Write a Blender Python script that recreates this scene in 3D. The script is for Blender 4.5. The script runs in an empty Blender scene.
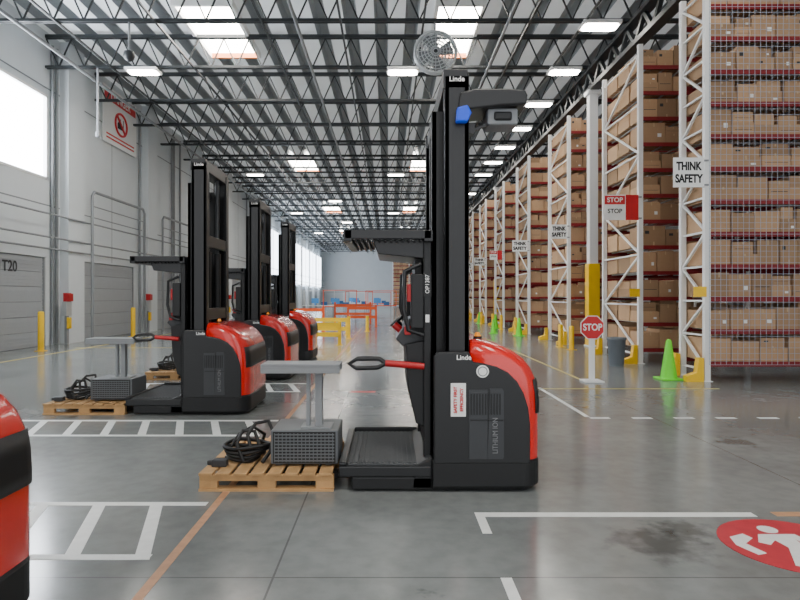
import bpy, bmesh, math, random
from mathutils import Vector, Matrix
random.seed(7)
SC = bpy.context.scene
COL = SC.collection

# ------------------------------------------------------------------ materials
def lin(c):
    out = []
    for v in c[:3]:
        v = v / 255.0
        out.append(v / 12.92 if v <= 0.04045 else ((v + 0.055) / 1.055) ** 2.4)
    return out

def mat(name, c, rough=0.5, metal=0.0, var=0.08, scale=6.0, bump=0.0, emit=0.0, island=0.0, coat=0.0):
    m = bpy.data.materials.new(name)
    m.use_nodes = True
    nt = m.node_tree
    n = nt.nodes
    b = n['Principled BSDF']
    l = lin(c)
    tc = n.new('ShaderNodeTexCoord')
    nz = n.new('ShaderNodeTexNoise')
    nz.inputs['Scale'].default_value = scale
    nz.inputs['Detail'].default_value = 4
    nt.links.new(tc.outputs['Object'], nz.inputs['Vector'])
    mx = n.new('ShaderNodeMix')
    mx.data_type = 'RGBA'
    mx.inputs[6].default_value = [max(0, v * (1 - var)) for v in l] + [1]
    mx.inputs[7].default_value = [min(1, v * (1 + var)) for v in l] + [1]
    nt.links.new(nz.outputs['Fac'], mx.inputs[0])
    src = mx.outputs[2]
    if island > 0:
        g = n.new('ShaderNodeNewGeometry')
        oi = n.new('ShaderNodeObjectInfo')
        ad = n.new('ShaderNodeMath'); ad.operation = 'ADD'
        nt.links.new(g.outputs['Random Per Island'], ad.inputs[0])
        nt.links.new(oi.outputs['Random'], ad.inputs[1])
        fr = n.new('ShaderNodeMath'); fr.operation = 'FRACT'
        nt.links.new(ad.outputs[0], fr.inputs[0])
        mr = n.new('ShaderNodeMapRange')
        mr.inputs['To Min'].default_value = 1 - island
        mr.inputs['To Max'].default_value = 1 + island
        nt.links.new(fr.outputs[0], mr.inputs['Value'])
        hs = n.new('ShaderNodeHueSaturation')
        nt.links.new(mr.outputs[0], hs.inputs['Value'])
        nt.links.new(src, hs.inputs['Color'])
        src = hs.outputs['Color']
    nt.links.new(src, b.inputs['Base Color'])
    b.inputs['Roughness'].default_value = rough
    b.inputs['Metallic'].default_value = metal
    if coat:
        b.inputs['Coat Weight'].default_value = coat
        b.inputs['Coat Roughness'].default_value = 0.1
    if emit:
        b.inputs['Emission Color'].default_value = l + [1]
        b.inputs['Emission Strength'].default_value = emit
    if bump:
        bp = n.new('ShaderNodeBump')
        bp.inputs['Strength'].default_value = bump
        bp.inputs['Distance'].default_value = 0.01
        nt.links.new(nz.outputs['Fac'], bp.inputs['Height'])
        nt.links.new(bp.outputs[0], b.inputs['Normal'])
    return m

BLACK = mat('black_paint', (24, 25, 27), 0.36, var=0.15)
BLACK2 = mat('black_plastic', (17, 18, 20), 0.5, var=0.15, scale=20)
CHAR = mat('charcoal_panel', (52, 54, 57), 0.45)
RUBBER = mat('rubber_mat', (74, 76, 78), 0.85, var=0.15, scale=30)
RED = mat('red_paint', (214, 18, 4), 0.25, var=0.04, coat=0.8)
REDP = mat('red_plastic', (180, 20, 26), 0.4)
GALV = mat('galvanised', (185, 188, 190), 0.45, metal=0.5)
MESHB = mat('rack_wire_mesh', (170, 178, 192), 0.5)
GREYP = mat('grey_painted_steel', (134, 137, 140), 0.5)
MIDG = mat('charger_grey', (100, 103, 106), 0.5)
FANS = mat('fan_silver', (196, 200, 202), 0.35, metal=0.3)
FANG = mat('fan_grey', (120, 124, 126), 0.5)
WOOD = mat('pallet_wood', (186, 146, 98), 0.8, var=0.35, scale=9, bump=0.3)
WHITE = mat('white_paint', (238, 238, 236), 0.5, var=0.03)
WHITEL = mat('white_label', (240, 240, 238), 0.5, var=0.02)
LGREY = mat('grey_print', (118, 120, 122), 0.5, var=0.02)
YEL = mat('safety_yellow', (250, 200, 10), 0.45, var=0.06)
ORG = mat('safety_orange', (240, 92, 24), 0.45, var=0.06)
GRN = mat('lime_green_plastic', (110, 230, 40), 0.5, var=0.05)
BEAMR = mat('rack_beam_red', (132, 22, 28), 0.5)
CARD = mat('cardboard', (180, 146, 112), 0.85, var=0.08, scale=8, island=0.26)
TAPE = mat('packing_tape', (196, 168, 130), 0.4)
CABLE = mat('black_cable', (14, 14, 15), 0.5)
LINE = mat('white_floor_paint', (228, 230, 228), 0.45, var=0.14, scale=14)
LINEO = mat('orange_floor_tape', (186, 140, 104), 0.5, var=0.3, scale=14)
LINEY = mat('yellow_floor_tape', (190, 172, 100), 0.5, var=0.2, scale=14)
FRED = mat('red_floor_sticker', (190, 46, 60), 0.4, var=0.25, scale=9)
JOIST = mat('dark_steel_joist', (36, 40, 42), 0.5)
WALLM = mat('painted_concrete_wall', (210, 215, 218), 0.75, var=0.06, scale=1.2)
WALLD = mat('wall_seam', (136, 140, 144), 0.8)
DOORM = mat('dock_door_steel', (164, 168, 172), 0.5, var=0.05)
CEILM = mat('glowing_white_roof_liner', (220, 224, 226), 0.65, var=0.14, scale=0.9, emit=0.24)  # opaque liner; even glow added to brighten the roof and fill the hall
CEILG = mat('shaded_grey_roof_deck', (150, 155, 158), 0.6, var=0.12, scale=0.9, emit=0.05)  # darker grey paints rib shade into the recesses; faint glow added
LAMP = mat('lamp_diffuser', (255, 250, 240), 0.4, emit=38)
SKY = mat('skylight_pane', (255, 250, 240), 0.4, emit=28)
WIN = mat('window_pane', (240, 246, 255), 0.4, emit=24)
WINF = mat('far_window_pane', (232, 242, 255), 0.4, emit=8)
WOODO = mat('skylight_curb_orange', (205, 120, 70), 0.7)
BLUEL = mat('blue_lamp', (16, 70, 210), 0.3, emit=0.25)
ORANGEL = mat('amber_lamp', (255, 150, 10), 0.3, emit=0.4)
SCREEN = mat('blue_screen', (60, 130, 190), 0.3, emit=0.3)
BLUEP = mat('blue_plastic', (50, 110, 170), 0.5)
BIN = mat('grey_bin', (105, 112, 120), 0.6)
DARK = mat('black_print', (12, 12, 12), 0.6)
SIGNR = mat('sign_red', (205, 28, 36), 0.45)

def floor_mat():
    m = bpy.data.materials.new('polished_concrete')
    m.use_nodes = True
    nt = m.node_tree; n = nt.nodes; b = n['Principled BSDF']
    tc = n.new('ShaderNodeTexCoord')
    a = n.new('ShaderNodeTexNoise'); a.inputs['Scale'].default_value = 0.5; a.inputs['Detail'].default_value = 9
    a.inputs['Roughness'].default_value = 0.62
    c = n.new('ShaderNodeTexNoise'); c.inputs['Scale'].default_value = 8; c.inputs['Detail'].default_value = 8
    for t in (a, c):
        nt.links.new(tc.outputs['Object'], t.inputs['Vector'])
    r = n.new('ShaderNodeValToRGB')
    r.color_ramp.elements[0].position = 0.32; r.color_ramp.elements[0].color = lin((116, 120, 119)) + [1]
    r.color_ramp.elements[1].position = 0.68; r.color_ramp.elements[1].color = lin((140, 144, 143)) + [1]
    nt.links.new(a.outputs['Fac'], r.inputs[0])
    mx = n.new('ShaderNodeMix'); mx.data_type = 'RGBA'; mx.blend_type = 'MULTIPLY'; mx.inputs[0].default_value = 0.25
    nt.links.new(r.outputs[0], mx.inputs[6])
    r2 = n.new('ShaderNodeValToRGB')
    r2.color_ramp.elements[0].position = 0.35; r2.color_ramp.elements[0].color = (0.6, 0.6, 0.6, 1)
    r2.color_ramp.elements[1].position = 0.6
    nt.links.new(c.outputs['Fac'], r2.inputs[0]); nt.links.new(r2.outputs[0], mx.inputs[7])
    sx = n.new('ShaderNodeSeparateXYZ'); nt.links.new(tc.outputs['Object'], sx.inputs[0])
    def joint(sock, per, off):
        ad = n.new('ShaderNodeMath'); ad.operation = 'ADD'; ad.inputs[1].default_value = 1000 * per + off
        nt.links.new(sock, ad.inputs[0])
        mo = n.new('ShaderNodeMath'); mo.operation = 'MODULO'; mo.inputs[1].default_value = per
        nt.links.new(ad.outputs[0], mo.inputs[0])
        lt = n.new('ShaderNodeMath'); lt.operation = 'LESS_THAN'; lt.inputs[1].default_value = 0.012
        nt.links.new(mo.outputs[0], lt.inputs[0])
        return lt.outputs[0]
    j1 = joint(sx.outputs[0], 3.9, 0.62); j2 = joint(sx.outputs[1], 4.4, 1.2)
    mm = n.new('ShaderNodeMath'); mm.operation = 'MAXIMUM'
    nt.links.new(j1, mm.inputs[0]); nt.links.new(j2, mm.inputs[1])
    m3 = n.new('ShaderNodeMath'); m3.operation = 'MULTIPLY'; m3.inputs[1].default_value = 0.6
    nt.links.new(mm.outputs[0], m3.inputs[0])
    mj = n.new('ShaderNodeMix'); mj.data_type = 'RGBA'; mj.inputs[7].default_value = lin((70, 72, 72)) + [1]
    nt.links.new(m3.outputs[0], mj.inputs[0]); nt.links.new(mx.outputs[2], mj.inputs[6])
    last = mj.outputs[2]
    for (px, py, rad) in ((1.66, 3.66, .32), (1.90, 3.86, .22), (.2, 2.9, .12), (3.6, 6.2, .22)):
        vd = n.new('ShaderNodeVectorMath'); vd.operation = 'DISTANCE'
        nt.links.new(tc.outputs['Object'], vd.inputs[0]); vd.inputs[1].default_value = (px, py, 0)
        sb = n.new('ShaderNodeMath'); sb.operation = 'MULTIPLY_ADD'; sb.inputs[1].default_value = .5
        nt.links.new(c.outputs['Fac'], sb.inputs[0]); nt.links.new(vd.outputs['Value'], sb.inputs[2])
        mp = n.new('ShaderNodeMapRange'); mp.inputs['From Min'].default_value = .24 + rad * .35; mp.inputs['From Max'].default_value = .24 + rad
        mp.inputs['To Min'].default_value = .65; mp.inputs['To Max'].default_value = 0
        nt.links.new(sb.outputs[0], mp.inputs['Value'])
        ms = n.new('ShaderNodeMix'); ms.data_type = 'RGBA'; ms.inputs[7].default_value = lin((58, 59, 58)) + [1]
        nt.links.new(mp.outputs[0], ms.inputs[0]); nt.links.new(last, ms.inputs[6]); last = ms.outputs[2]
    nt.links.new(last, b.inputs['Base Color'])
    rr = n.new('ShaderNodeMapRange'); rr.inputs['To Min'].default_value = 0.06; rr.inputs['To Max'].default_value = 0.28
    nt.links.new(a.outputs['Fac'], rr.inputs['Value']); nt.links.new(rr.outputs[0], b.inputs['Roughness'])
    b.inputs['Specular IOR Level'].default_value = 0.75
    return m
FLOORM = floor_mat()

# ------------------------------------------------------------------ mesh builder
class M:
    def __init__(s):
        s.v = []; s.f = []; s.m = []; s.sm = []
    def add(s, vs, fs, mi=0, smooth=False):
        o = len(s.v)
        s.v += [tuple(v) for v in vs]
        for f in fs:
            s.f.append([i + o for i in f]); s.m.append(mi); s.sm.append(smooth)
    def box(s, x0, x1, y0, y1, z0, z1, mi=0):
        vs = [(x0,y0,z0),(x1,y0,z0),(x1,y1,z0),(x0,y1,z0),(x0,y0,z1),(x1,y0,z1),(x1,y1,z1),(x0,y1,z1)]
        s.add(vs, [(0,3,2,1),(4,5,6,7),(0,1,5,4),(1,2,6,5),(2,3,7,6),(3,0,4,7)], mi)
        return s
    def bar(s, p0, p1, w, h, mi=0):
        p0 = Vector(p0); p1 = Vector(p1); d = (p1 - p0).normalized()
        up = Vector((0,0,1)) if abs(d.z) < 0.95 else Vector((0,1,0))
        a = d.cross(up).normalized(); b = a.cross(d).normalized()
        vs = []
        for p in (p0, p1):
            for (i, j) in ((-1,-1),(1,-1),(1,1),(-1,1)):
                vs.append(p + a * i * w / 2 + b * j * h / 2)
        s.add(vs, [(0,1,2,3),(7,6,5,4),(0,4,5,1),(1,5,6,2),(2,6,7,3),(3,7,4,0)], mi)
        return s
    def prism(s, pts, a0, a1, axis='y', mi=0):
        n = len(pts); vs = []
        for a in (a0, a1):
            for (p, q) in pts:
                vs.append({'y': (p, a, q), 'z': (p, q, a), 'x': (a, p, q)}[axis])
        fs = [tuple(range(n))[::-1], tuple(range(n, 2 * n))]
        for i in range(n):
            j = (i + 1) % n
            fs.append((i, j, n + j, n + i))
        s.add(vs, fs, mi)
        return s
    def tube(s, pts, r, seg=10, mi=0, closed=False, cap=True):
        P = [Vector(p) for p in pts]; n = len(P); rings = []
        ref = None
        for i in range(n):
            if closed:
                d = (P[(i + 1) % n] - P[i - 1]).normalized()
            else:
                d = (P[min(i + 1, n - 1)] - P[max(i - 1, 0)]).normalized()
            if ref is None:
                ref = Vector((0,0,1)) if abs(d.z) < 0.9 else Vector((1,0,0))
            a = (ref - d * ref.dot(d)).normalized(); ref = a
            b = d.cross(a)
            rr = r[i] if isinstance(r, (list, tuple)) else r
            rings.append([P[i] + (a * math.cos(t * 2 * math.pi / seg) + b * math.sin(t * 2 * math.pi / seg)) * rr for t in range(seg)])
        vs = [v for ring in rings for v in ring]; fs = []
        for i in range(n if closed else n - 1):
            k = (i + 1) % n
            for t in range(seg):
                u = (t + 1) % seg
                fs.append((i * seg + t, i * seg + u, k * seg + u, k * seg + t))
        s.add(vs, fs, mi, True)
        if not closed and cap:
            s.add(rings[0], [tuple(range(seg))[::-1]], mi)
            s.add(rings[-1], [tuple(range(seg))], mi)
        return s
    def loft(s, rings, mi=0, smooth=True, cap=True):
        n = len(rings[0]); vs = [v for r in rings for v in r]; fs = []
        for i in range(len(rings) - 1):
            for t in range(n):
                u = (t + 1) % n
                fs.append((i * n + t, i * n + u, (i + 1) * n + u, (i + 1) * n + t))
        s.add(vs, fs, mi, smooth)
        if cap:
            s.add(rings[0], [tuple(range(n))[::-1]], mi)
            s.add(rings[-1], [tuple(range(n))], mi)
        return s
    def mesh(s, name, mats):
        me = bpy.data.meshes.new(name)
        me.from_pydata(s.v, [], s.f)
        for mm in mats: me.materials.append(mm)
        for p, mi, sm in zip(me.polygons, s.m, s.sm):
            p.material_index = mi; p.use_smooth = sm
        bm = bmesh.new(); bm.from_mesh(me)
        bmesh.ops.recalc_face_normals(bm, faces=bm.faces)
        bm.to_mesh(me); bm.free()
        me.update()
        return me
    def obj(s, name, mats, parent=None, loc=(0,0,0), bevel=0.0, **props):
        if not isinstance(mats, (list, tuple)): mats = [mats]
        return place(s.mesh(name, mats), name, parent, loc, bevel, **props)

def place(me, name, parent=None, loc=(0,0,0), bevel=0.0, **props):
    o = bpy.data.objects.new(name, me)
    COL.objects.link(o)
    o.location = loc
    if parent: o.parent = parent
    if bevel:
        b = o.modifiers.new('bevel', 'BEVEL')
        b.width = bevel; b.segments = 2; b.limit_method = 'ANGLE'; b.angle_limit = math.radians(50)
    for k, v in props.items(): o[k] = v
    return o

def root(name, label, cat, loc=(0,0,0), group=None):
    o = bpy.data.objects.new(name, None)
    COL.objects.link(o); o.location = loc
    o.empty_display_size = 0.2
    o['label'] = label; o['category'] = cat
    if group: o['group'] = group
    return o

def copy_tree(src, loc, label=None):
    n = src.copy(); COL.objects.link(n); n.location = loc
    if label: n['label'] = label
    def rec(a, b):
        for c in a.children:
            k = c.copy(); k.parent = b; COL.objects.link(k); rec(c, k)
    rec(src, n)
    return n

def text(body, size, m, name='lettering', parent=None, loc=(0,0,0), rot=(math.pi/2,0,0), align='CENTER', bold=0.0, sx=1.0):
    cu = bpy.data.curves.new('t', 'FONT')
    cu.body = body; cu.size = size; cu.align_x = align; cu.align_y = 'CENTER'
    cu.extrude = 0.0015; cu.offset = bold
    t = bpy.data.objects.new('t', cu); COL.objects.link(t)
    bpy.context.view_layer.update()
    me = bpy.data.meshes.new_from_object(t.evaluated_get(bpy.context.evaluated_depsgraph_get()))
    bpy.data.objects.remove(t)
    me.materials.clear(); me.materials.append(m)
    o = bpy.data.objects.new(name, me); COL.objects.link(o)
    o.location = loc; o.rotation_euler = rot; o.scale = (sx, 1, 1)
    if parent: o.parent = parent
    return o

def disc_pts(cx, cz, r, n=24, off=0):
    return [(cx + r * math.cos(off + 2 * math.pi * i / n), cz + r * math.sin(off + 2 * math.pi * i / n)) for i in range(n)]

def struct(o, cat=None):
    o['kind'] = 'structure'
    return o
tn = 1
def trim(m, mats, loc=(0,0,0)):
    global tn
    o = m.obj('trim_%d' % tn, mats, None, loc); o['kind'] = 'structure'; tn += 1
    return o

# ------------------------------------------------------------------ room
XL, XR, YB, YF, ZC = -10.5, 16.0, -6.0, 96.0, 9.65
struct(M().box(XL - .3, XR + .3, YB, YF + .3, -.2, 0).obj('floor', FLOORM))
# roof deck: deep trapezoid corrugation along the building, white lower flanges with added glow, recesses greyed to read as shaded
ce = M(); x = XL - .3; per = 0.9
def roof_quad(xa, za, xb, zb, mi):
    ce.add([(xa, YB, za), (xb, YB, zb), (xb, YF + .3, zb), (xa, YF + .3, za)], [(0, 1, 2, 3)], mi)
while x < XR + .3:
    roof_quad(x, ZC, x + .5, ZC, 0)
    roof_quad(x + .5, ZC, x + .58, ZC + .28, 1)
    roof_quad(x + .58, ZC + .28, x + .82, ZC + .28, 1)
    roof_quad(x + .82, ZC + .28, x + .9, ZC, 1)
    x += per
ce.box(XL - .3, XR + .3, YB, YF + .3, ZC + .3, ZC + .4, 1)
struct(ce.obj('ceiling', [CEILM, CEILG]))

doors = [(14.2 + 6.4 * k, 18.4 + 6.4 * k) for k in range(-3, 12)]
doors = [d for d in doors if d[0] > YB and d[1] < 90]
DH = 2.72
w = M(); y = YB
for d0, d1 in doors:
    w.box(XL - .3, XL, y, d0, 0, DH); y = d1
w.box(XL - .3, XL, y, YF, 0, DH)
w.box(XL - .3, XL, YB, YF, DH, 5.1)
w.box(XL - .3, XL, YB, 12.0, 5.1, 7.7); w.box(XL - .3, XL, 18.5, YF, 5.1, 7.7)
w.box(XL - .3, XL, YB, YF, 7.7, ZC + .1)
for k in range(-8, 25):
    yy = 16.4 + 3.2 * k
    if YB < yy < 93 and not 11.9 < yy < 18.6: w.box(XL - .002, XL + .004, yy, yy + .03, DH + .05, ZC, 1)
w.box(XL - .002, XL + .006, YB, YF, 4.3, 4.34, 1)
w.box(XL - .002, XL + .006, YB, YF, 7.9, 7.94, 1)
struct(w.obj('wall_left', [WALLM, WALLD]))
for k in range(-4, 12):
    y0 = 19.2 + 6.4 * k
    if y0 > YB and y0 < 90 and k != -1:
        trim(M().box(XL, XL + .28, y0, y0 + 1.0, 0, ZC), WALLM)
struct(M().box(XL - .3, XR + .3, YF, YF + .3, 0, ZC + .1).obj('wall_far', WALLM))
struct(M().box(XR, XR + .3, YB, YF, 0, ZC + .1).obj('wall_right', WALLM))

dm = M()
for i in range(6):
    z0 = i * .45
    dm.box(-.12, -.05, .0, 4.2, z0 + .01, z0 + .44, 0)
    for j in range(1, 4):
        dm.box(-.05, -.035, .05, 4.15, z0 + .1 * j, z0 + .1 * j + .025, 0)
dm.box(-.05, -.01, 0, .08, 0, 2.7, 1).box(-.05, -.01, 4.12, 4.2, 0, 2.7, 1)
dm.box(-.14, -.12, 0, 4.2, 0, DH, 1)
dme = dm.mesh('dock_door', [DOORM, GREYP])
for i, (d0, d1) in enumerate(doors):
    struct(place(dme, 'door_%d' % (i + 1), None, (XL, d0, 0)))
m = M()
y0, y1, z0, z1 = 12.0, 18.5, 5.1, 7.7
m.box(-.16, -.12, y0, y1, z0, z1, 0)
m.box(-.1, .02, y0, y0 + .08, z0, z1, 1).box(-.1, .02, y1 - .08, y1, z0, z1, 1)
m.box(-.1, .02, y0, y1, z0, z0 + .08, 1).box(-.1, .02, y0, y1, z1 - .08, z1, 1)
struct(m.obj('window_1', [WIN, WHITE], None, (XL, 0, 0)))
fw = M()
for k in range(6):
    y0 = 50 + 7 * k
    fw.box(.0, .05, y0, y0 + 5.9, 2.9, 7.4, 0)
    fw.box(.05, .1, y0 + 2.9, y0 + 3.0, 2.9, 7.4, 1)
    fw.box(.0, .1, y0 - .08, y0, 2.8, 7.5, 1).box(.0, .1, y0 + 5.9, y0 + 5.98, 2.8, 7.5, 1)
struct(fw.obj('window_2', [WINF, WHITE], None, (XL + .28, 0, 0)))

k = 3
for X in (-5.1, 2.0):
    for Y in (0.0, 18.2, 36.6, 55.0, 73.4):
        m = M()
        sw = .75 if X < 0 else .6
        m.box(-sw, sw, -1.75, 1.75, .06, .08, 0)
        m.box(-sw - .1, -sw, -1.85, 1.85, -.1, .2, 1).box(sw, sw + .1, -1.85, 1.85, -.1, .2, 1)
        m.box(-sw, sw, -1.85, -1.75, -.1, .2, 1).box(-sw, sw, 1.75, 1.85, -.1, .2, 2)
        struct(m.obj('window_%d' % k, [SKY, WHITE, WOODO], None, (X, Y, ZC - .1))); k += 1

# roof joists
jm = M()
X0, X1 = XL + .02, XR - .02
ZB, ZT = 8.5, 9.42
for dy in (-.045, .045):
    jm.box(X0, X1, dy - .03, dy + .03, 0, .07)
    jm.box(X0, X1, dy - .03, dy + .03, ZT - ZB, ZT - ZB + .1)
nx = 34; st = (X1 - X0) / nx
for i in range(nx):
    a = X0 + i * st
    jm.bar((a, 0, ZT - ZB), (a + st / 2, 0, .05), .036, .036)
    jm.bar((a + st / 2, 0, .05), (a + st, 0, ZT - ZB), .036, .036)
jme = jm.mesh('roof_joist', [JOIST])
for i in range(-6, 26):
    y = 15.3 + 3.1 * i
    if y < YF:
        place(jme, 'roof_joist', None, (0, y, ZB), label='dark open-web steel roof joist spanning the hall', category='roof beam', group='roof joists')
for i, X in enumerate((-8.4, -5.9, -3.2, -1.2, 0.9, 3.6, 5.0, 8.5, 11)):
    trim(M().box(X - .025, X + .025, YB, YF, 0, .05), JOIST, (0, 0, ZB - .05))
GX = 6.2
gm = M()
gm.box(GX - .14, GX + .14, YB, YF, 7.72, 7.84).box(GX - .14, GX + .14, YB, YF, 8.36, 8.46)
y = YB
while y < YF - .8:
    gm.bar((GX, y, 7.8), (GX, y + .5, 8.4), .1, .1); gm.bar((GX, y + .5, 8.4), (GX, y + 1.0, 7.8), .1, .1); y += 1.0
gm.obj('roof_girder', JOIST, label='heavy dark truss girder carrying the roof joists', category='roof beam')
for X, Z, r in ((-9.2, 8.3, .05), (-2.3, 8.36, .045), (3.0, 8.36, .04)):
    trim(M().tube([(X, YB, Z), (X, YF, Z)], r, 8), GREYP)

cm = M()
cm.box(-.13, .13, -.13, .13, 0, 7.72, 0).box(-.2, .2, -.2, .2, 0, .04, 0).box(-.2, .2, -.2, .2, 7.6, 7.72, 0)
cy = M().box(-.17, .17, -.17, .17, .04, 2.5)
c0 = root('steel_column', 'white steel roof column with a yellow protective wrap', 'column', (GX, 18.2, 0), 'roof columns')
cm.obj('shaft', [WHITE], c0, bevel=.01)
cy.obj('column_guard', YEL, c0, bevel=.01, label='yellow column guard')
for y in (34.1, 50.0, 65.9, 81.8, 2.3):
    copy_tree(c0, (GX, y, 0))

hb = root('ceiling_lamp', 'flat white rectangular lamp hanging under a roof joist', 'lamp', (0.45, 18.4, 8.5), 'ceiling lamps')
M().box(-.48, .48, -.27, .27, -.12, -.03).box(-.04, .04, -.04, .04, -.03, 0).obj('housing', WHITE, hb, bevel=.03)
M().prism([(-.44, -.14), (-.36, -.22), (.36, -.22), (.44, -.14), (.44, .14), (.36, .22), (-.36, .22), (-.44, .14)], -.135, -.12, 'z').obj('diffuser', LAMP, hb, label='glowing diffuser')
for X, ys in ((0.45, (33.9, 49.4, 64.9, 2.9)), (-7.5, (18.4, 33.9, 49.4, 64.9, 2.9)), (5.4, (9.1, 15.3, 18.4, 21.5, 24.6, 27.7, 30.8, 33.9, 40.1, 46.3, 58.7)), (-3.8, (43.2, 55.6, 71.1)), (10.5, (9.1, 24.6))):
    for y in ys:
        copy_tree(hb, (X, y, 8.5))
P = root('pendant_camera', 'small dome camera on a rod under the roof', 'camera', (-6.6, 15.3, 8.5))
M().tube([(0, 0, 0), (0, 0, -.75)], .03, 8).obj('rod', GREYP, P)
M().tube([(0, 0, -.75), (0, 0, -.85), (0, 0, -.95), (0, 0, -1.0)], [.12, .14, .11, .03], 14).obj('dome', CHAR, P)
trim(M().tube([(0, 0, 0), (0, 0, -1.95)], .035, 8).tube([(0, 0, -1.95), (0, 0, -2.1)], .07, 10), GREYP, (-8.9, 18.4, 8.5))

# fan
fn = root('industrial_fan', 'round caged silver fan hanging from the roof joist', 'fan', (1.2, 15.2, 7.68))
m = M()
for r in (.12, .2, .28, .36, .44, .52):
    for yy in (-.13, .13):
        m.tube([(r * math.cos(a * math.pi / 16), yy * (1.0 - (r / .52) ** 3 * .5), r * math.sin(a * math.pi / 16)) for a in range(32)], .012 if r < .5 else .035, 6, closed=True)
for a in range(20):
    t = a * math.pi / 10
    for sgn in (-1, 1):
        m.tube([(.05 * math.cos(t), .13 * sgn, .05 * math.sin(t)), (.3 * math.cos(t), .115 * sgn, .3 * math.sin(t)), (.52 * math.cos(t), .06 * sgn, .52 * math.sin(t))], .009, 5)
m.obj('cage', FANS, fn)
m = M()
for a in range(4):
    t = a * math.pi / 2 + .4
    ct, st_ = math.cos(t), math.sin(t)
    q = [(.06, -.09), (.42, -.22), (.46, .17), (.06, .08)]
    vs = [(u * ct - v * st_, (-.03 if v < 0 else .04), u * st_ + v * ct) for u, v in q]
    vs2 = [(a_, b_ + .01, c_) for a_, b_, c_ in vs]
    m.add(vs + vs2, [(0,1,2,3),(7,6,5,4),(0,4,5,1),(1,5,6,2),(2,6,7,3),(3,7,4,0)])
m.obj('fan_blades', FANG, fn)
M().tube([(0, -.1, 0), (0, .2, 0)], .1, 16).obj('motor', CHAR, fn)
M().tube([(0, .1, .5), (0, .1, .82)], .03, 8).bar((0, .1, .5), (0, -.0, .52), .05, .05).obj('hanger_rod', GREYP, fn)

# ------------------------------------------------------------------ order picker trucks
W = 1.2
def plan(xr, ins, z, xf=-.54, R=.16, proud=0.0):
    p = [(xf, ins - proud, z)]
    Rr = R
    for i in range(9):
        a = -math.pi / 2 + i * math.pi / 16
        p.append((xr - Rr + (Rr + proud) * math.cos(a), ins + Rr + (Rr + proud) * math.sin(a), z))
    for i in range(9):
        a = i * math.pi / 16
        p.append((xr - Rr + (Rr + proud) * math.cos(a), W - ins - Rr + (Rr + proud) * math.sin(a), z))
    p.append((xf, W - ins + proud, z))
    return p

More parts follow.
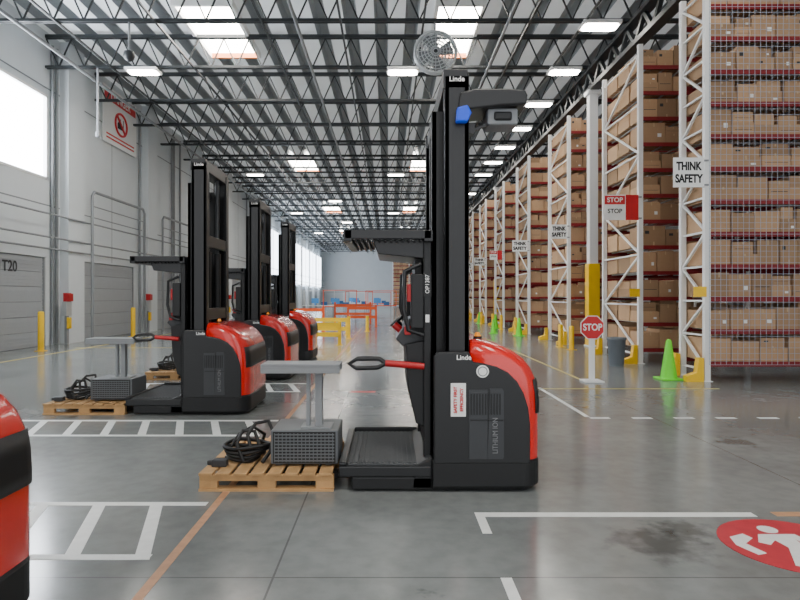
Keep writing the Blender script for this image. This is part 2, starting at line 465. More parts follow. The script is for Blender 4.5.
def build_truck(loc, label):
    T = root('order_picker_truck', label, 'forklift', loc, 'order picker trucks')
    m = M()
    m.loft([plan(-.03, .02, .012, -.84), plan(0, 0, .05, -.84, proud=.008), plan(0, 0, .23, -.84, proud=.008), plan(-.01, .0, .25, -.84)], 0, False)
    m.box(-1.46, -.84, .01, W - .01, .015, .115)
    m.prism([(-.84, .02), (-1.0, .02), (-.98, .2), (-.9, .24), (-.84, .27)], .01, W - .01)
    m.obj('chassis', BLACK2, T, bevel=.012, label='black steel chassis skirt')
    L = [(.25, 0, 0), (.6, 0, 0), (.76, -.006, 0), (.87, -.025, .0), (.95, -.06, .006), (1.02, -.115, .015), (1.075, -.19, .03), (1.12, -.28, .055), (1.15, -.38, .085), (1.165, -.46, .12)]
    b = M().loft([plan(xr, ins, z, R=min(.14, (xr + .54) * .8 + .02)) for z, xr, ins in L])
    b.obj('hood', RED, T, label='glossy red rear hood')
    def strip(z, xr, pr):
        full = plan(xr, 0, z, R=.14, proud=pr); return full[5:15]
    zs = [(.60, 0), (.66, 0), (.76, -.006), (.86, -.022)]
    vs = []
    for z, xr in zs: vs += strip(z, xr, .004)
    nn = 10; fs = []
    for i in range(len(zs) - 1):
        for t in range(nn - 1):
            fs.append((i * nn + t, i * nn + t + 1, (i + 1) * nn + t + 1, (i + 1) * nn + t))
    rb = M(); rb.add(vs, fs, 0, True)
    o = rb.obj('rear_cover', BLACK2, T, label='glossy black rear recess')
    sm = o.modifiers.new('s', 'SOLIDIFY'); sm.thickness = .012; sm.offset = 0
    sp = [(-.83, .22), (-.09, .22), (-.09, .52), (-.105, .65), (-.14, .76), (-.19, .85), (-.26, .92), (-.35, .965), (-.45, .99), (-.53, 1.0), (-.56, 1.08), (-.80, 1.08), (-.83, 1.04)]
    for y0, y1, sg in ((-.012, .05, -1), (W - .05, W + .012, 1)):
        p = M().prism(sp, y0, y1).obj('side_panel', BLACK, T, bevel=.012, label='black side panel')
        ya, yb = (y0 - .006, y0 + .004) if sg < 0 else (y1 - .004, y1 + .006)
        q = M().prism([(-.42, .26), (-.30, .26), (-.295, .28), (-.295, .78), (-.31, .80), (-.40, .80)], ya, yb)
        q.box(-.56, -.42, ya, yb, .26, .79)
        q.obj('service_cover', CHAR, p, label='dark grey battery service cover')
        v = M()
        v.box(-.55, -.30, ya - .004, yb + .004, .555, .562)
        for i in range(11):
            v.box(-.55 + i * .022, -.54 + i * .022, ya - .004 if sg < 0 else ya, yb if sg < 0 else yb + .004, .60, .76)
        v.obj('vent_grille', BLACK2, p)
        if sg < 0:
            text('LITHIUM ION', .058, LGREY, parent=p, loc=(-.36, ya - .003, .44), rot=(math.pi / 2, -math.pi / 2, 0), sx=.8)
            text('Linde', .052, WHITEL, parent=p, loc=(-.60, y0 - .004, 1.035), bold=.001)
    m = M()
    for y0, y1, s in ((.06, .18, 1), (1.02, 1.14, -1)):
        o0 = y0 if s > 0 else y1
        m.box(-.74, -.55, min(o0, o0 + .025 * s), max(o0, o0 + .025 * s), .1, 3.22)
        m.box(-.74, -.70, y0, y1, .1, 3.22); m.box(-.59, -.55, y0, y1, .1, 3.22)
    m.box(-.75, -.56, .06, 1.14, 3.12, 3.27); m.box(-.60, -.56, .1, 1.1, 2.15, 2.3); m.box(-.60, -.56, .1, 1.1, 1.2, 1.35)
    mast = m.obj('outer_mast', BLACK, T, bevel=.006, label='tall black twin-rail mast')
    text('Linde', .055, WHITEL, parent=mast, loc=(-.645, .056, 3.19), bold=.001)
    m = M()
    for y0, y1 in ((.19, .30), (.90, 1.01)):
        m.box(-.83, -.66, y0, y0 + .02, .24, 2.98); m.box(-.83, -.79, y0, y1, .24, 2.98); m.box(-.69, -.66, y0, y1, .24, 2.98)
    m.box(-.82, -.74, .2, 1.0, 2.86, 2.97); m.box(-.82, -.78, .2, 1.0, 1.7, 1.8); m.box(-.82, -.78, .2, 1.0, .3, .5)
    m.obj('inner_mast', BLACK2, T, bevel=.004)
    for y in (.37, .83):
        M().tube([(-.63, y, .27), (-.63, y, 2.1)], .05, 14).tube([(-.63, y, 2.1), (-.63, y, 3.12)], .03, 12, 1).obj('hydraulic_cylinder', [BLACK2, CHAR], T)
    for y in (.48, .72):
        M().box(-.745, -.735, y - .02, y + .02, .5, 2.9).obj('lift_chain', CHAR, T)
    M().tube([(-.7, .6, .5), (-.7, .6, 3.02), (-.74, .6, 3.08), (-.8, .6, 3.0), (-.8, .6, 1.0)], .022, 8).obj('hose', CABLE, T)
    m = M()
    for y0 in (.12, 1.0):
        m.box(-.90, -.84, y0, y0 + .08, .2, 2.02)
    m.box(-.88, -.85, .2, 1.0, .2, 1.15); m.box(-.88, -.85, .2, 1.0, 1.62, 1.72)
    m.prism([(-.86, .45), (-.96, .5), (-1.02, .75), (-1.04, 1.12), (-.86, 1.16)], .16, W - .16)
    cab = m.obj('operator_cabin', BLACK2, T, bevel=.01, label='black operator backrest and posts')
    m = M().prism([(-.87, 1.1), (-1.06, 1.1), (-1.12, 1.16), (-1.0, 1.34), (-.87, 1.36)], .24, .96)
    con = m.obj('control_console', CHAR, cab, bevel=.012, label='dark control console')
    M().tube([(-1.05, .42, 1.2), (-1.13, .42, 1.27)], [.03, .03], 12).obj('emergency_button', REDP, con)
    M().box(-1.02, -.97, .62, .84, 1.33, 1.52).obj('display', BLACK2, con, bevel=.006)
    M().tube([(-1.04, .66, 1.2), (-1.10, .66, 1.28)], .025, 10).tube([(-1.10 + .05 * math.cos(a * .5236), .66 + .1 * math.sin(a * .5236), 1.29 + .04 * math.cos(a * .5236)) for a in range(12)], .014, 8, closed=True).obj('steering_wheel', BLACK, con)
    for yy in (.1, W - .1):
        M().tube([(-.9, yy, 1.2), (-1.02, yy, 1.24), (-1.06, yy, 1.4), (-1.05, yy, 1.7), (-.92, yy, 1.76)], .018, 8).obj('grab_handle', BLACK, cab)
    M().box(-1.0, -.9, .1, .22, 1.25, 1.68).box(-.96, -.9, .3, .9, 1.4, 1.9).obj('document_box', BLACK2, cab, bevel=.01)
    M().box(-1.03, -.98, .12, .2, 1.46, 1.6).obj('release_lever', REDP, cab, bevel=.006)
    M().box(-1.05, -1.0, .12, .2, 1.2, 1.27).obj('release_lever', REDP, cab, bevel=.006)
    yy = .06
    g = M().tube([(-.9, yy, .96), (-1.08, yy, .975), (-1.20, yy, .985)], .026, 10, 0)
    g.tube([(-1.20, yy, .985), (-1.25, yy, 1.02), (-1.42, yy, 1.02), (-1.48, yy, .98), (-1.43, yy, .945), (-1.26, yy, .95), (-1.20, yy, .985)], .019, 8, 1)
    g.obj('side_gate', [REDP, BLACK], cab, label='red hinged side gate bar')
    m = M()
    m.box(-1.52, -.84, .06, .12, 1.95, 2.02).box(-1.52, -.84, W - .12, W - .06, 1.95, 2.02)
    m.box(-1.53, -1.46, .06, W - .06, 1.93, 2.02).box(-.90, -.83, .06, W - .06, 1.93, 2.02)
    for i in range(12):
        xx = -1.44 + i * .046
        m.box(xx, xx + .018, .1, W - .1, 1.93, 2.01)
    m.prism([(-1.30, 1.95), (-1.26, 1.84), (-.86, 1.80), (-.86, 1.95)], .15, 1.05)
    m.obj('overhead_guard', BLACK, T, bevel=.006, label='black slatted overhead guard roof')
    m = M().box(-1.56, -.85, 0, W, .115, .20)
    m.box(-1.56, -1.50, 0, W, .20, .23).box(-1.5, -.9, W - .05, W, .2, .25)
    plat = m.obj('platform', BLACK, T, bevel=.012, label='black operator standing platform')
    m = M().box(-1.49, -.91, .03, W - .06, .198, .212)
    for i in range(14):
        m.box(-1.475 + i * .041, -1.455 + i * .041, .05, W - .08, .212, .219)
    m.obj('floor_mat', RUBBER, plat, label='ribbed grey rubber floor mat')
    for y0 in (.27, .79):
        M().prism([(-2.56, .035), (-1.5, .03), (-1.5, .075), (-2.4, .075), (-2.56, .045)], y0, y0 + .13).obj('fork', BLACK2, T)
    for (x, y, r) in ((-.2, .6, .15), (-1.38, .2, .055), (-1.38, 1.0, .055), (-.3, .15, .06), (-.3, 1.05, .06)):
        M().tube([(x, y - .05, r), (x, y + .05, r)], r, 20).obj('wheel', RUBBER, T)
    M().tube([(-.45, .3, 1.15), (-.45, .3, 1.18)], .035, 14).tube([(-.45, .3, 1.18), (-.45, .3, 1.21)], [.028, .015], 14, 1).obj('beacon', [BLACK, ORANGEL], T, label='small amber beacon')
    return T

T1 = build_truck((-1.77, 7.6, 0), 'red and black order picker truck parked in a row')
for y in (10.8, 14.0):
    copy_tree(T1, (-1.77, y, 0))
copy_tree(T1, (-1.73, 1.8, 0), 'red and black order picker truck with curved hood beside hatching')
TM = copy_tree(T1, (1.18, 4.6, 0), 'red and black order picker truck alone in open aisle')
ar = M().prism([(-.64, 2.94), (-.62, 3.08), (-.50, 3.11), (-.25, 3.11), (-.12, 3.10), (-.10, 3.06), (-.11, 2.99), (-.3, 2.98)], .03, .4)
ar = ar.obj('sensor_arm', BLACK, TM, bevel=.012, label='black sensor housing bracketed to the mast top')
M().box(-.40, -.16, .1, .34, 2.85, 2.98).box(-.35, -.21, .08, .11, 2.88, 2.95, 1).obj('camera', [GREYP, BLACK2], ar, bevel=.015, label='grey camera unit')
M().prism([(-.66, 2.84), (-.57, 2.84), (-.54, 2.91), (-.57, 2.97), (-.65, 2.95)], -.02, .05).obj('spot_lamp', BLUEL, ar, bevel=.012, label='blue safety spot lamp')
M().box(-.64, -.5, .1, .2, 2.78, 2.86).bar((-.5, .15, 2.82), (-.3, .15, 2.9), .02, .02).obj('bracket', BLACK, ar)
st = M().box(-.70, -.585, -.017, -.010, .585, .84).obj('safety_label', WHITEL, TM, label='white label with red lettering')
text('SAFETY FIRST', .034, SIGNR, parent=st, loc=(-.665, -.02, .713), rot=(math.pi / 2, -math.pi / 2, 0), bold=.001)
text('EFFICIENCY', .034, SIGNR, parent=st, loc=(-.617, -.02, .713), rot=(math.pi / 2, -math.pi / 2, 0), bold=.001)
em = M().prism(disc_pts(-.457, .93, .048), -.018, -.010, mi=0).prism(disc_pts(-.457, .93, .038), -.020, -.017, mi=1).prism(disc_pts(-.457, .93, .03), -.022, -.019, mi=0)
em.obj('round_emblem', [WHITEL, GREYP, WHITEL], TM, label='round white sticker')
tg = M().box(-.90, -.84, .112, .121, 1.5, 1.70).obj('number_plate', BLACK2, TM)
text('OP1387', .045, WHITEL, parent=tg, loc=(-.87, .108, 1.6), rot=(math.pi / 2, -math.pi / 2, 0))
M().box(-.885, -.855, .112, .121, 1.3, 1.36).obj('sticker', WHITEL, TM)

# ------------------------------------------------------------------ pallets with charger, cables, stand
PL = root('wooden_pallet', 'worn wooden pallet resting over truck forks', 'pallet', (0, 0, 0), 'wooden pallets')
m = M()
for y in (.02, .555, 1.09):
    m.box(0, 1.04, y, y + .05, .075, .12)
    for x in (0, .45, .90):
        m.box(x, x + .14, y, y + .05, .018, .075)
m.obj('stringer', WOOD, PL, bevel=.003)
m = M()
for i in range(8):
    x = i * .132
    m.box(x, x + .105, 0, 1.16, .12, .14)
m.obj('deck_board', WOOD, PL, bevel=.003, label='row of pale deck boards')
m = M()
for y in (.0, .52, 1.06):
    m.box(0, 1.04, y, y + .1, 0, .018)
m.obj('bottom_board', WOOD, PL)
CH = root('battery_charger', 'dark grey ventilated charger box on a pallet', 'charger', (0, 0, 0), 'battery chargers')
m = M().box(0, .54, 0, .48, .02, .29).box(.03, .09, .04, .44, 0, .02).box(.43, .49, .04, .44, 0, .02)
m.obj('casing', MIDG, CH, bevel=.01)
m = M()
for i in range(9): m.box(.03, .51, -.012, -.002, .045 + i * .026, .055 + i * .026)
for i in range(16): m.box(.03 + i * .031, .036 + i * .031, -.010, -.002, .04, .27)
m.box(.02, .52, -.004, .003, .03, .28, 1)
m.obj('grille', [MIDG, BLACK2], CH)
CB = root('charging_cable', 'coiled thick black charging cable on a pallet', 'cable', (0, 0, 0), 'charging cables')
m = M()
random.seed(3)
for k in range(4):
    n_ = 30; r = .13 + .02 * k
    m.tube([((r + .015 * math.sin(3 * a + k)) * math.cos(a) + .015 * k, (r * .8) * math.sin(a) + .01 * k, .018 + k * .034 + .012 * math.sin(2 * a + k) + .012) for a in [2 * math.pi * i / n_ for i in range(n_)]], .016, 8, closed=True)
m.tube([(.1, -.1, .1), (.05, -.02, .22), (.1, .06, .3), (.2, .1, .31), (.26, .02, .22), (.25, -.08, .1), (.2, -.16, .03)], .016, 8)
m.tube([(-.12, .05, .08), (-.05, .1, .2), (.06, .12, .26), (.15, .18, .18), (.1, .25, .04)], .014, 8)
m.tube([(.05, -.15, .03), (-.02, -.1, .16), (.0, .0, .25), (.1, .02, .24), (.16, -.05, .12)], .016, 8)
m.obj('cord', CABLE, CB)
M().box(-.2, -.08, -.2, -.12, .0, .06).box(-.24, -.2, -.18, -.14, .01, .05).obj('plug', CHAR, CB, bevel=.01)
SD = root('steel_stand', 'grey steel T-shaped stand standing on the charger box', 'stand', (0, 0, 0), 'steel stands')
m = M().box(-.40, .24, 0, .28, .50, .525).box(-.40, .24, .0, .02, .45, .5).box(-.40, .24, .26, .28, .45, .5)
m.obj('top_plate', GREYP, SD, bevel=.004)
M().box(-.04, -.01, .08, .14, .01, .5).box(.03, .09, .08, .16, .01, .5).obj('post', GREYP, SD, bevel=.004)
M().box(-.08, .17, .02, .24, 0, .012).obj('base_plate', GREYP, SD)
spots = [(1.16, 4.6), (-1.77, 7.6), (-1.77, 10.8), (-1.77, 14.0)]
for i, (tx, ty) in enumerate(spots):
    L = [(PL, (tx - 2.62, ty + .02, 0)), (CH, (tx - 2.1, ty + .2, .14)), (CB, (tx - 2.37, ty + .38, .14)), (SD, (tx - 1.79, ty + .24, .43))]
    for S, loc in L:
        if i == 0: S.location = loc
        else: copy_tree(S, loc)

# ------------------------------------------------------------------ racks
RX = 5.65; BAY = 2.4; NB = 2; LV = [.35 + .575 * k for k in range(12)]; RH = 7.15
def frame_mesh(dep):
    m = M()
    for y in (0, dep - .09):
        m.box(-.05, .05, y, y + .09, .01, RH); m.box(-.08, .08, y - .03, y + .12, 0, .01)
    z = .2; n_ = int(round((RH - .4) / (.62 if dep < 1.5 else 1.15))); hz = (RH - .4) / n_
    for i in range(n_):
        a, b = (.045, dep - .045) if i % 2 == 0 else (dep - .045, .045)
        m.bar((0, a, z), (0, b, z + hz), .04, .04); m.bar((0, .045, z), (0, dep - .045, z), .035, .035); z += hz
    m.bar((0, .045, z), (0, dep - .045, z), .03, .03)
    return m
def shelf(m, dep, z=0, x0=0):
    m.box(x0 + .05, x0 + BAY - .05, 0.0, .05, z - .085, z, 0); m.box(x0 + .05, x0 + BAY - .05, dep - .05, dep, z - .085, z, 0)
    for i in range(6):
        x = x0 + .2 + i * .4
        m.box(x - .015, x + .015, .05, dep - .05, z - .03, z - .005, 1)
    for j in range(int(dep / .2)):
        m.box(x0 + .06, x0 + BAY - .06, .12 + j * .2, .13 + j * .2, z - .005, z - .0005, 1)
fr = {.95: frame_mesh(.95).mesh('upright_frame', [WHITE]), 2.3: frame_mesh(2.3).mesh('upright_frame', [WHITE])}
sh = {}
for d in (.95, 2.3):
    m = M(); shelf(m, d); sh[d] = m.mesh('shelf_level', [BEAMR, GALV])
    m = M()
    for z in LV:
        for b in range(NB): shelf(m, d, z, b * BAY)
    sh[(d, 'all')] = m.mesh('shelf_levels', [BEAMR, GALV])
gd = M().prism([(-.16, 0), (.14, 0), (.14, .42), (.06, .42), (.02, .16), (-.16, .1)], -.07, .07)
gdm = gd.mesh('post_guard', [YEL])
rows = [(10.6, .95)] + [(13.4 + 5.3 * k, 2.3) for k in range(14)]
stuff = M()
def carton(kind):
    m = M()
    m.box(0, 1, 0, 1, 0, .992, 0)
    m.box(.0, 1, .47, .53, .992, 1.0, 1).box(.47, .53, -.004, 0, .8, 1.0, 1)
    if kind == 1: m.box(.66, .84, -.004, 0, .3, .48, 2)
    if kind == 2: m.box(.1, .9, -.003, 0, .42, .45, 3)
    if kind == 3:
        m.box(.47, .53, -.004, 0, 0, .2, 1); m.box(.12, .3, -.004, 0, .6, .75, 3)
    return m.mesh('carton', [CARD, TAPE, WHITEL, CHAR])
CTS = [carton(0), carton(1), carton(2), carton(3), carton(0)]; cnt = 0
random.seed(11)
def put_box(indiv, x, y, z, w_, d_, h_):
    global cnt
    if indiv and cnt < 296:
        cnt += 1
        o = place(random.choice(CTS), 'cardboard_box', None, (x, y, z))
        o.scale = (w_, d_, h_)
        o['label'] = 'brown taped cardboard carton stored on a rack shelf'; o['category'] = 'box'; o['group'] = 'cartons on racks'
    else:
        stuff.box(x, x + w_, y, y + d_, z, z + h_, 0)
for ri, (y0, dep) in enumerate(rows):
    near = ri <= 3
    R = root('pallet_rack', 'tall white-framed storage rack with red beams full of cartons', 'storage rack', (RX, y0, 0), 'storage racks')
    for b in range(NB + 1):
        place(fr[dep], 'upright_frame', R, (b * BAY, 0, 0), label='white braced upright frame')
    if near:
        for z in LV:
            for b in range(NB):
                place(sh[dep], 'shelf_level', R, (b * BAY, 0, z), label='pair of dark red beams with wire deck')
    else:
        o = place(sh[(dep, 'all')], 'shelf_level', R, (0, 0, 0)); o['kind'] = 'stuff'
    for yy in (.045, dep - .045):
        place(gdm, 'post_guard', R, (-.22, yy, 0), label='yellow steel post guard')
    if ri <= 1:
        M().box(-.26, -.03, -.02, -.008, 1.5, 1.68).obj('load_tag', YEL, R, label='small yellow load tag')
    if ri == 0:
        m = M()
        x = 0
        while x < BAY * NB:
            m.box(x, x + .006, -.05, -.044, .3, RH); x += .1
        z = .3
        while z < RH:
            m.box(0, BAY * NB, -.052, -.046, z, z + .006); z += .1
        m.obj('wire_mesh', MESHB, R, label='pale wire safety mesh')
    for z in LV:
        for b in range(NB):
            x = RX + b * BAY + .07; first = (b == 0)
            while x < RX + (b + 1) * BAY - .3:
                w_ = random.uniform(.30, .54); w_ = min(w_, RX + (b + 1) * BAY - .06 - x)
                slots = [(y0 + .06, min(.8, dep - .15))] if dep < 1 else ([(y0 + .06, .68), (y0 + .8, .68), (y0 + 1.54, .68)] if first else [(y0 + .06, .68)])
                for (yy, dd) in slots:
                    h = random.uniform(.33, .47)
                    indiv = (ri <= 3 and b == 0)
                    if indiv and (ri >= 2) and x > RX + 1.2: indiv = False
                    yq = yy + random.uniform(0, .05)
                    if random.random() < .28:
                        h1 = random.uniform(.18, .25)
                        put_box(indiv, x, yq, z, w_ - .015, dd, h1)
                        put_box(indiv and ri <= 1, x + .01, yq + .01, z + h1, w_ - random.uniform(.03, .1), dd - .02, random.uniform(.15, .22))
                    else:
                        put_box(indiv, x, yq, z, w_ - .015, dd, h)
                x += w_; first = False
so = stuff.obj('cardboard_boxes', CARD, label='many brown cartons filling the farther rack shelves', category='boxes', group='cartons on racks')
so['kind'] = 'stuff'
R = root('pallet_rack', 'distant storage rack with cartons against the end wall', 'storage rack', (.7, 88, 0), 'storage racks')
place(fr[2.3], 'upright_frame', R, (0, 0, 0)); place(fr[2.3], 'upright_frame', R, (2.4, 0, 0)); place(fr[2.3], 'upright_frame', R, (4.8, 0, 0))
o = place(sh[(2.3, 'all')], 'shelf_level', R); o['kind'] = 'stuff'
m = M()
for z in LV:
    for i in range(9): m.box(.8 + i * .47, .8 + i * .47 + .44, 88.1, 90.1, z, z + .42)
o = m.obj('cardboard_boxes', CARD, label='brown cartons on the distant end rack', category='boxes'); o['kind'] = 'stuff'

# ------------------------------------------------------------------ signs on racks
def hang_sign(x0, x1, y, z0, z1, lines, label, red=False):
    S = root('hanging_sign', label, 'sign', ((x0 + x1) / 2, y, (z0 + z1) / 2), 'rack signs')
    w_, h_ = (x1 - x0), (z1 - z0)
    m = M().box(-w_ / 2, w_ / 2, -.008, .008, -h_ / 2, h_ / 2, 0)
    m.box(w_ / 2 - .02, RX - .02 - (x0 + x1) / 2 , .01, .03, h_ / 2 - .06, h_ / 2 - .03, 1).box(w_ / 2 - .02, RX - .02 - (x0 + x1) / 2, .01, .03, -h_ / 2 + .03, -h_ / 2 + .06, 1)
    m.obj('panel', [WHITEL, GREYP], S)
    if red:
        M().box(w_ * .12, w_ / 2, -.011, -.007, -h_ / 2, h_ / 2, 0).obj('red_band', SIGNR, S)
        M().box(-w_ / 2, w_ * .1, -.011, -.007, h_ * .12, h_ / 2 - .02, 0).obj('red_header', SIGNR, S)
        text('STOP', h_ * .26, WHITEL, parent=S, loc=(-w_ * .2, -.012, h_ * .29), bold=.003)
        text('STOP', h_ * .24, DARK, parent=S, loc=(-w_ * .2, -.012, -h_ * .15), bold=.002)
    else:
        for i, t in enumerate(lines):
            text(t, h_ * .38, DARK, parent=S, loc=(0, -.010, h_ * (.2 - .42 * i)), bold=.008, sx=.84 * w_ / (h_ * 1.2))
    return S
hang_sign(5.0, 5.54, 10.52, 3.42, 3.94, ['THINK', 'SAFETY'], 'white THINK SAFETY sign bracketed from a rack upright')
hang_sign(4.80, 5.55, 13.3, 3.2, 3.76, [], 'red and white warning sign bracketed from a rack upright', True)
hang_sign(5.05, 5.55, 18.6, 3.30, 3.74, ['THINK', 'SAFETY'], 'white sign with black lettering on a rack upright')
for k in (2, 3, 4, 5):
    hang_sign(4.95, 5.55, 13.4 + 5.3 * k - .1, 3.3, 3.75, ['THINK', 'SAFETY'], 'white sign with black lettering on a rack upright', k == 3)

S = root('stop_sign', 'red octagonal STOP sign on a white post', 'sign', (3.6, 10.6, 0))
M().box(-.17, .17, -.17, .17, 0, .03).obj('base', WHITE, S, bevel=.01)
M().box(-.05, .05, -.02, .02, .03, .9).obj('post', WHITE, S, bevel=.005)
m = M().prism(disc_pts(0, .96, .225, 8, math.pi / 8), -.035, -.022, mi=0).prism(disc_pts(0, .96, .21, 8, math.pi / 8), -.038, -.033, mi=1)
m.obj('sign_plate', [WHITEL, SIGNR], S)
text('STOP', .165, WHITEL, parent=S, loc=(0, -.041, .96), bold=.004, sx=.85)

B = root('waste_bin', 'grey round plastic waste bin beside the rack aisle', 'bin', (4.95, 13.0, 0))
m = M()
rg = lambda r, z: [(r * math.cos(a * math.pi / 12), r * math.sin(a * math.pi / 12), z) for a in range(24)]
m.loft([rg(.15, 0), rg(.19, .56), rg(.205, .57), rg(.205, .62), rg(.18, .62), rg(.15, .05)], 0, True)
m.obj('body', BIN, B)

def cone(loc, s=1.0):
    Cn = root('safety_cone', 'tall lime green folding safety cone on the floor', 'cone', loc, 'green safety cones')
    m = M()
    rr = lambda r, z: [(r * math.cos(a * math.pi / 8), r * math.sin(a * math.pi / 8), z) for a in range(16)]
    m.loft([rr(.145 * s, .03), rr(.09 * s, .4 * s), rr(.045 * s, .7 * s), rr(.02 * s, .73 * s)], 0, True)
    m.obj('body', GRN, Cn)
    M().box(-.2 * s, .2 * s, -.2 * s, .2 * s, 0, .03).obj('base', GRN, Cn, bevel=.01)
    return Cn
cone((5.1, 10.9, 0)); cone((5.0, 22.9, 0), .95); cone((5.05, 28.2, 0), .95); cone((4.3, 24.5, 0), .8)
cone((5.1, 33.5, 0), .9)

def boll_mesh(h=.85, r=.07):
    m = M()
    m.tube([(0, 0, 0), (0, 0, h - .04), (0, 0, h - .01), (0, 0, h)], [r, r, r * .8, r * .4], 16)
    m.box(-.12, .12, -.12, .12, 0, .012)
    return m.mesh('bollard', [YEL])
bo = boll_mesh(.68); bo2 = boll_mesh(1.1, .08)
for p in ((5.2, 17.0), (5.15, 17.9), (5.1, 24.0), (5.15, 27.3), (5.1, 29.2), (5.1, 32.8), (5.1, 38.0), (5.1, 43.4), (-1.6, 23.5), (-.9, 26.0)):
    place(bo, 'bollard', None, (p[0], p[1], 0), label='short yellow safety bollard on the floor', category='bollard', group='floor bollards')
for y in (16.6, 22.6, 29.0, 35.4, 41.8, 48.2):
    place(bo2, 'bollard', None, (-9.6, y, 0), label='yellow bollard guarding a dock door', category='bollard', group='dock bollards')

# ------------------------------------------------------------------ left wall equipment
def wall_frame(y0, y1, z, X=-10.1):
    m = M().tube([(X, y0, 0), (X, y0, z - .15), (X, y0 + .15, z), (X, y1 - .15, z), (X, y1, z - .15), (X, y1, 0)], .05, 10)
    m.tube([(X, y0, z - .5), (X, y1, z - .5)], .02, 8)
    m.obj('pipe_frame', GREYP, label='grey pipe frame around a dock door', category='pipe frame', group='dock pipe frames')
wall_frame(20.5, 24.9, 5.1)
wall_frame(26.9, 31.3, 5.1); wall_frame(33.3, 37.7, 5.1)
for y in (18.65, 18.9, 25.2, 29.0, 29.25, 30.1, 37.8, 44.3, 50.6):
    M().tube([(XL + .07, y, 0), (XL + .07, y, 9.3)], .05, 8).obj('conduit', GREYP, label='vertical grey conduit on the wall', category='pipe', group='wall conduits')
for z in (2.95, 3.3, 4.0):
    trim(M().tube([(XL + .32, YB, z), (XL + .32, YF, z)], .03, 8), GREYP)
for y0 in (18.9, 25.3, 31.7, 38.1):
    D = root('dock_control_station', 'dock control box with red lamp on a wall pedestal', 'control box', (-10.1, y0, 0), 'dock control stations')
    M().box(-.06, .02, -.06, .06, 0, .9).obj('post', GREYP, D)
    M().box(-.08, .06, -.16, .16, .9, 1.35).obj('box', GALV, D, bevel=.01)
    M().box(.06, .12, -.14, .14, 1.36, 1.6).box(-.06, .06, -.14, .14, 1.35, 1.62).obj('signal_lamp', REDP, D, bevel=.01)
    M().box(.02, .10, -.08, .08, .5, .85).obj('handle_box', YEL, D, bevel=.01)
S = root('warning_sign', 'large white wall sign with red header and prohibition symbol', 'sign', (XL + .05, 23.4, 8.3))
yw, zh = 1.45, 1.05
M().box(0, .03, -yw, yw, -zh, zh).box(-.04, 0, -.3, .3, -.3, .3).obj('panel', WHITEL, S)
M().box(.03, .036, -yw + .1, yw - .1, zh - .5, zh - .08).obj('header', SIGNR, S)
rotX = (math.pi / 2, 0, math.pi / 2)
text('DANGER', .42, WHITEL, parent=S, loc=(.04, 0, zh - .29), rot=rotX, bold=.008)
m = M().tube([(.045, .5 * math.cos(a * math.pi / 16), -.12 + .42 * math.sin(a * math.pi / 16)) for a in range(32)], .045, 6, closed=True)
m.bar((.045, -.34, .17), (.045, .34, -.41), .05, .08)
m.obj('prohibition_symbol', SIGNR, S)
M().prism([(-.28, -.3), (.15, -.3), (.15, -.1), (.0, -.05), (-.02, .1), (-.18, .1), (-.2, -.05), (-.28, -.1)], .03, .038, 'x').box(.03, .038, .2, .24, -.33, .12).box(.03, .038, .24, .38, -.33, -.3).obj('pictogram', DARK, S)
for z in (-.74, -.88):
    M().box(.03, .036, -yw + .25, yw - .25, z, z + .06).obj('text_line', SIGNR, S)
text('T20', .42, CHAR, 'wall_number', None, (XL - .028, 16.7, 2.35), rotX, bold=.008)
o = bpy.data.objects['wall_number']; o['label'] = 'dark dock number T20 painted on a dock door'; o['category'] = 'lettering'

# ------------------------------------------------------------------ floor markings
def stripe(x0, x1, y0, y1, m, label, group=None, name='floor_line'):
    o = M().box(x0, x1, y0, y1, 0, .002).obj(name, m, label=label, category='floor marking')
    if group: o['group'] = group
def poly_stripe(pts, m, label, name='floor_line', z=.002):
    M().prism(pts, 0, z, 'z').obj(name, m, label=label, category='floor marking')
def ladder(x0, x1, y0, y1):
    m = M().box(x0, x1 - .06, y0, y0 + .07, 0, .002).box(x0, x1, y1 - .07, y1, 0, .002)
    x = x1 - .33
    while x > x0 + .3:
        m.prism([(x + .19, y0), (x + .28, y0), (x, y1), (x - .09, y1)], 0, .0022, 'z'); x -= .41
    m.obj('hatched_marking', LINE, label='white ladder-shaped floor marking on concrete', category='floor marking', group='ladder markings')
ladder(-4.5, -1.31, 3.42, 4.38)
ladder(-4.5, -1.33, 6.45, 7.3); ladder(-4.5, -1.33, 9.45, 10.4); ladder(-4.5, -1.33, 12.7, 13.6)
stripe(-1.27, -1.215, 1.5, 30, LINEO, 'long worn orange floor line beside parked trucks')
poly_stripe([(.6, 4.09), (2.52, 4.09), (2.52, 4.17), (.6, 4.17)], LINE, 'white painted aisle line on concrete')
stripe(.6, .66, 3.8, 4.09, LINE, 'short white corner line on concrete')
stripe(.6, .66, 2.2, 3.2, LINE, 'short white dashed line on concrete')
stripe(2.46, 2.52, 7.5, 9.9, LINE, 'white painted line beside the open aisle')
for i in range(10):
    x = 2.5 + i * .52
    stripe(x, x + .24, 7.38, 7.46, LINE, 'short white dash on concrete', 'dashed line')
stripe(3.46, 3.52, 10.8, 30, LINEY, 'faded yellow aisle line')
stripe(2.0, 5.4, 9.75, 9.82, LINEY, 'faded yellow cross line')
stripe(2.66, 3.7, 4.1, 4.18, LINEO, 'orange tape strip on concrete')
stripe(-9.2, -2, 17.6, 17.7, LINEY, 'faded yellow line before dock doors')
stripe(-8.9, -8.8, 8, 60, LINEY, 'faded yellow line along dock doors')
F = root('floor_sticker', 'round red floor sticker with white pedestrian pictogram', 'floor sticker', (2.46, 3.62, 0))
M().prism(disc_pts(0, 0, .42, 40), 0, .003, 'z').obj('disc', FRED, F)
m = M()
m.prism(disc_pts(-.02, .24, .06, 16), .003, .005, 'z')
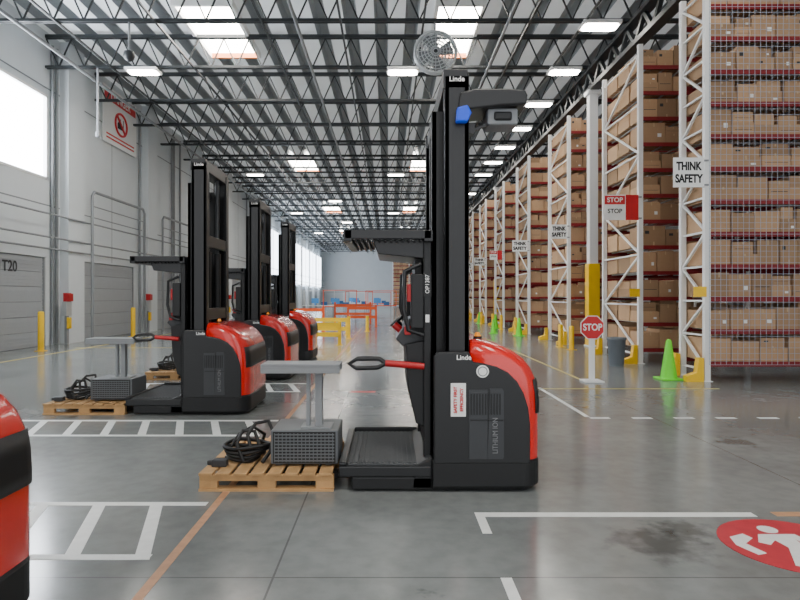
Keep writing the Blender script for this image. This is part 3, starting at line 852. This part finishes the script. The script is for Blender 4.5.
m.prism([(-.13, .16), (.1, .16), (.13, -.02), (.08, -.02), (.05, .08), (.04, -.05), (.15, -.3), (.07, -.31), (-.02, -.12), (-.12, -.31), (-.19, -.28), (-.07, -.04), (-.08, .07), (-.15, .0), (-.2, .04)], .003, .005, 'z')
m.prism([(.17, .15), (.26, .1), (.29, -.1), (.24, -.22), (.19, -.1), (.2, .02)], .003, .005, 'z')
m.prism([(-.33, .12), (-.22, .17), (-.2, .1), (-.29, .02), (-.25, -.12), (-.31, -.14), (-.36, 0)], .003, .005, 'z')
m.obj('pictogram', LINE, F, label='white walking figure')
stripe(.3, .55, 12, 12.05, FRED, 'small red floor sticker')
stripe(-.6, -.2, 9.4, 9.55, FRED, 'small red floor sticker')

# ------------------------------------------------------------------ distant equipment
def guardrail(x0, x1, y, h=1.0, m=YEL, lab='yellow steel guard rail'):
    G = root('guard_rail', lab, 'guard rail', (x0, y, 0), 'guard rails')
    L = x1 - x0
    n_ = max(1, int(L / 1.2))
    for i in range(n_ + 1):
        x = L * i / n_
        M().box(x - .05, x + .05, -.05, .05, 0, h).box(x - .1, x + .1, -.1, .1, 0, .015).obj('post', m, G)
    for z in (h * .45, h * .85):
        M().box(0, L, -.08, -.05, z - .07, z + .07).obj('rail', m, G)
guardrail(-2.9, -1.5, 18.6, .75); guardrail(-3.2, -1.4, 21.5, .8); guardrail(-2.0, -.6, 30, 1.1, ORG, 'orange steel guard rail')
guardrail(-4.6, -2.8, 26, 1.1, ORG, 'orange steel guard rail'); guardrail(-3.0, -1.0, 34, 1.2, ORG, 'orange steel guard rail'); guardrail(-7.5, -5.2, 30, 1.1)
def bench(x, y, col, wd=2.2):
    G = root('packing_bench', 'packing bench with shelves and a blue monitor', 'workbench', (x, y, 0), 'packing benches')
    M().box(0, wd, 0, .8, .85, .9).obj('worktop', col, G)
    for a in (.05, wd - .1):
        for b in (.05, .7): M().box(a, a + .05, b, b + .05, 0, .85).obj('leg', GREYP, G)
    M().box(0, .05, .7, .75, .9, 1.9).box(wd - .05, wd, .7, .75, .9, 1.9).box(0, wd, .55, .8, 1.9, 1.94).obj('shelf', col, G)
    M().box(.6, 1.1, .4, .44, 1.05, 1.4).box(.8, .9, .4, .5, .9, 1.05).obj('monitor', [SCREEN], G)
    M().box(1.3, 1.7, .2, .6, .9, 1.15).obj('tote', BLUEP, G)
for i, (x, y, c) in enumerate(((-4.2, 38, ORG), (-1.6, 42, ORG), (-6, 42, WHITE), (-3.4, 47, ORG), (-5.6, 52, GREYP), (-1.9, 55, ORG), (-4.5, 60, WHITE))):
    bench(x, y, c)

# ------------------------------------------------------------------ camera, light
cam = bpy.data.cameras.new('camera'); co = bpy.data.objects.new('camera', cam); COL.objects.link(co)
co.location = (0, 0, 1.5); co.rotation_euler = (math.pi / 2, 0, 0)
cam.sensor_width = 36; cam.lens = 27; cam.shift_x = .015; cam.shift_y = -.004; cam.clip_end = 300
SC.camera = co
w = bpy.data.worlds.new('world'); SC.world = w; w.use_nodes = True
w.node_tree.nodes['Background'].inputs[0].default_value = (.95, .97, 1.0, 1)
w.node_tree.nodes['Background'].inputs[1].default_value = 1.8
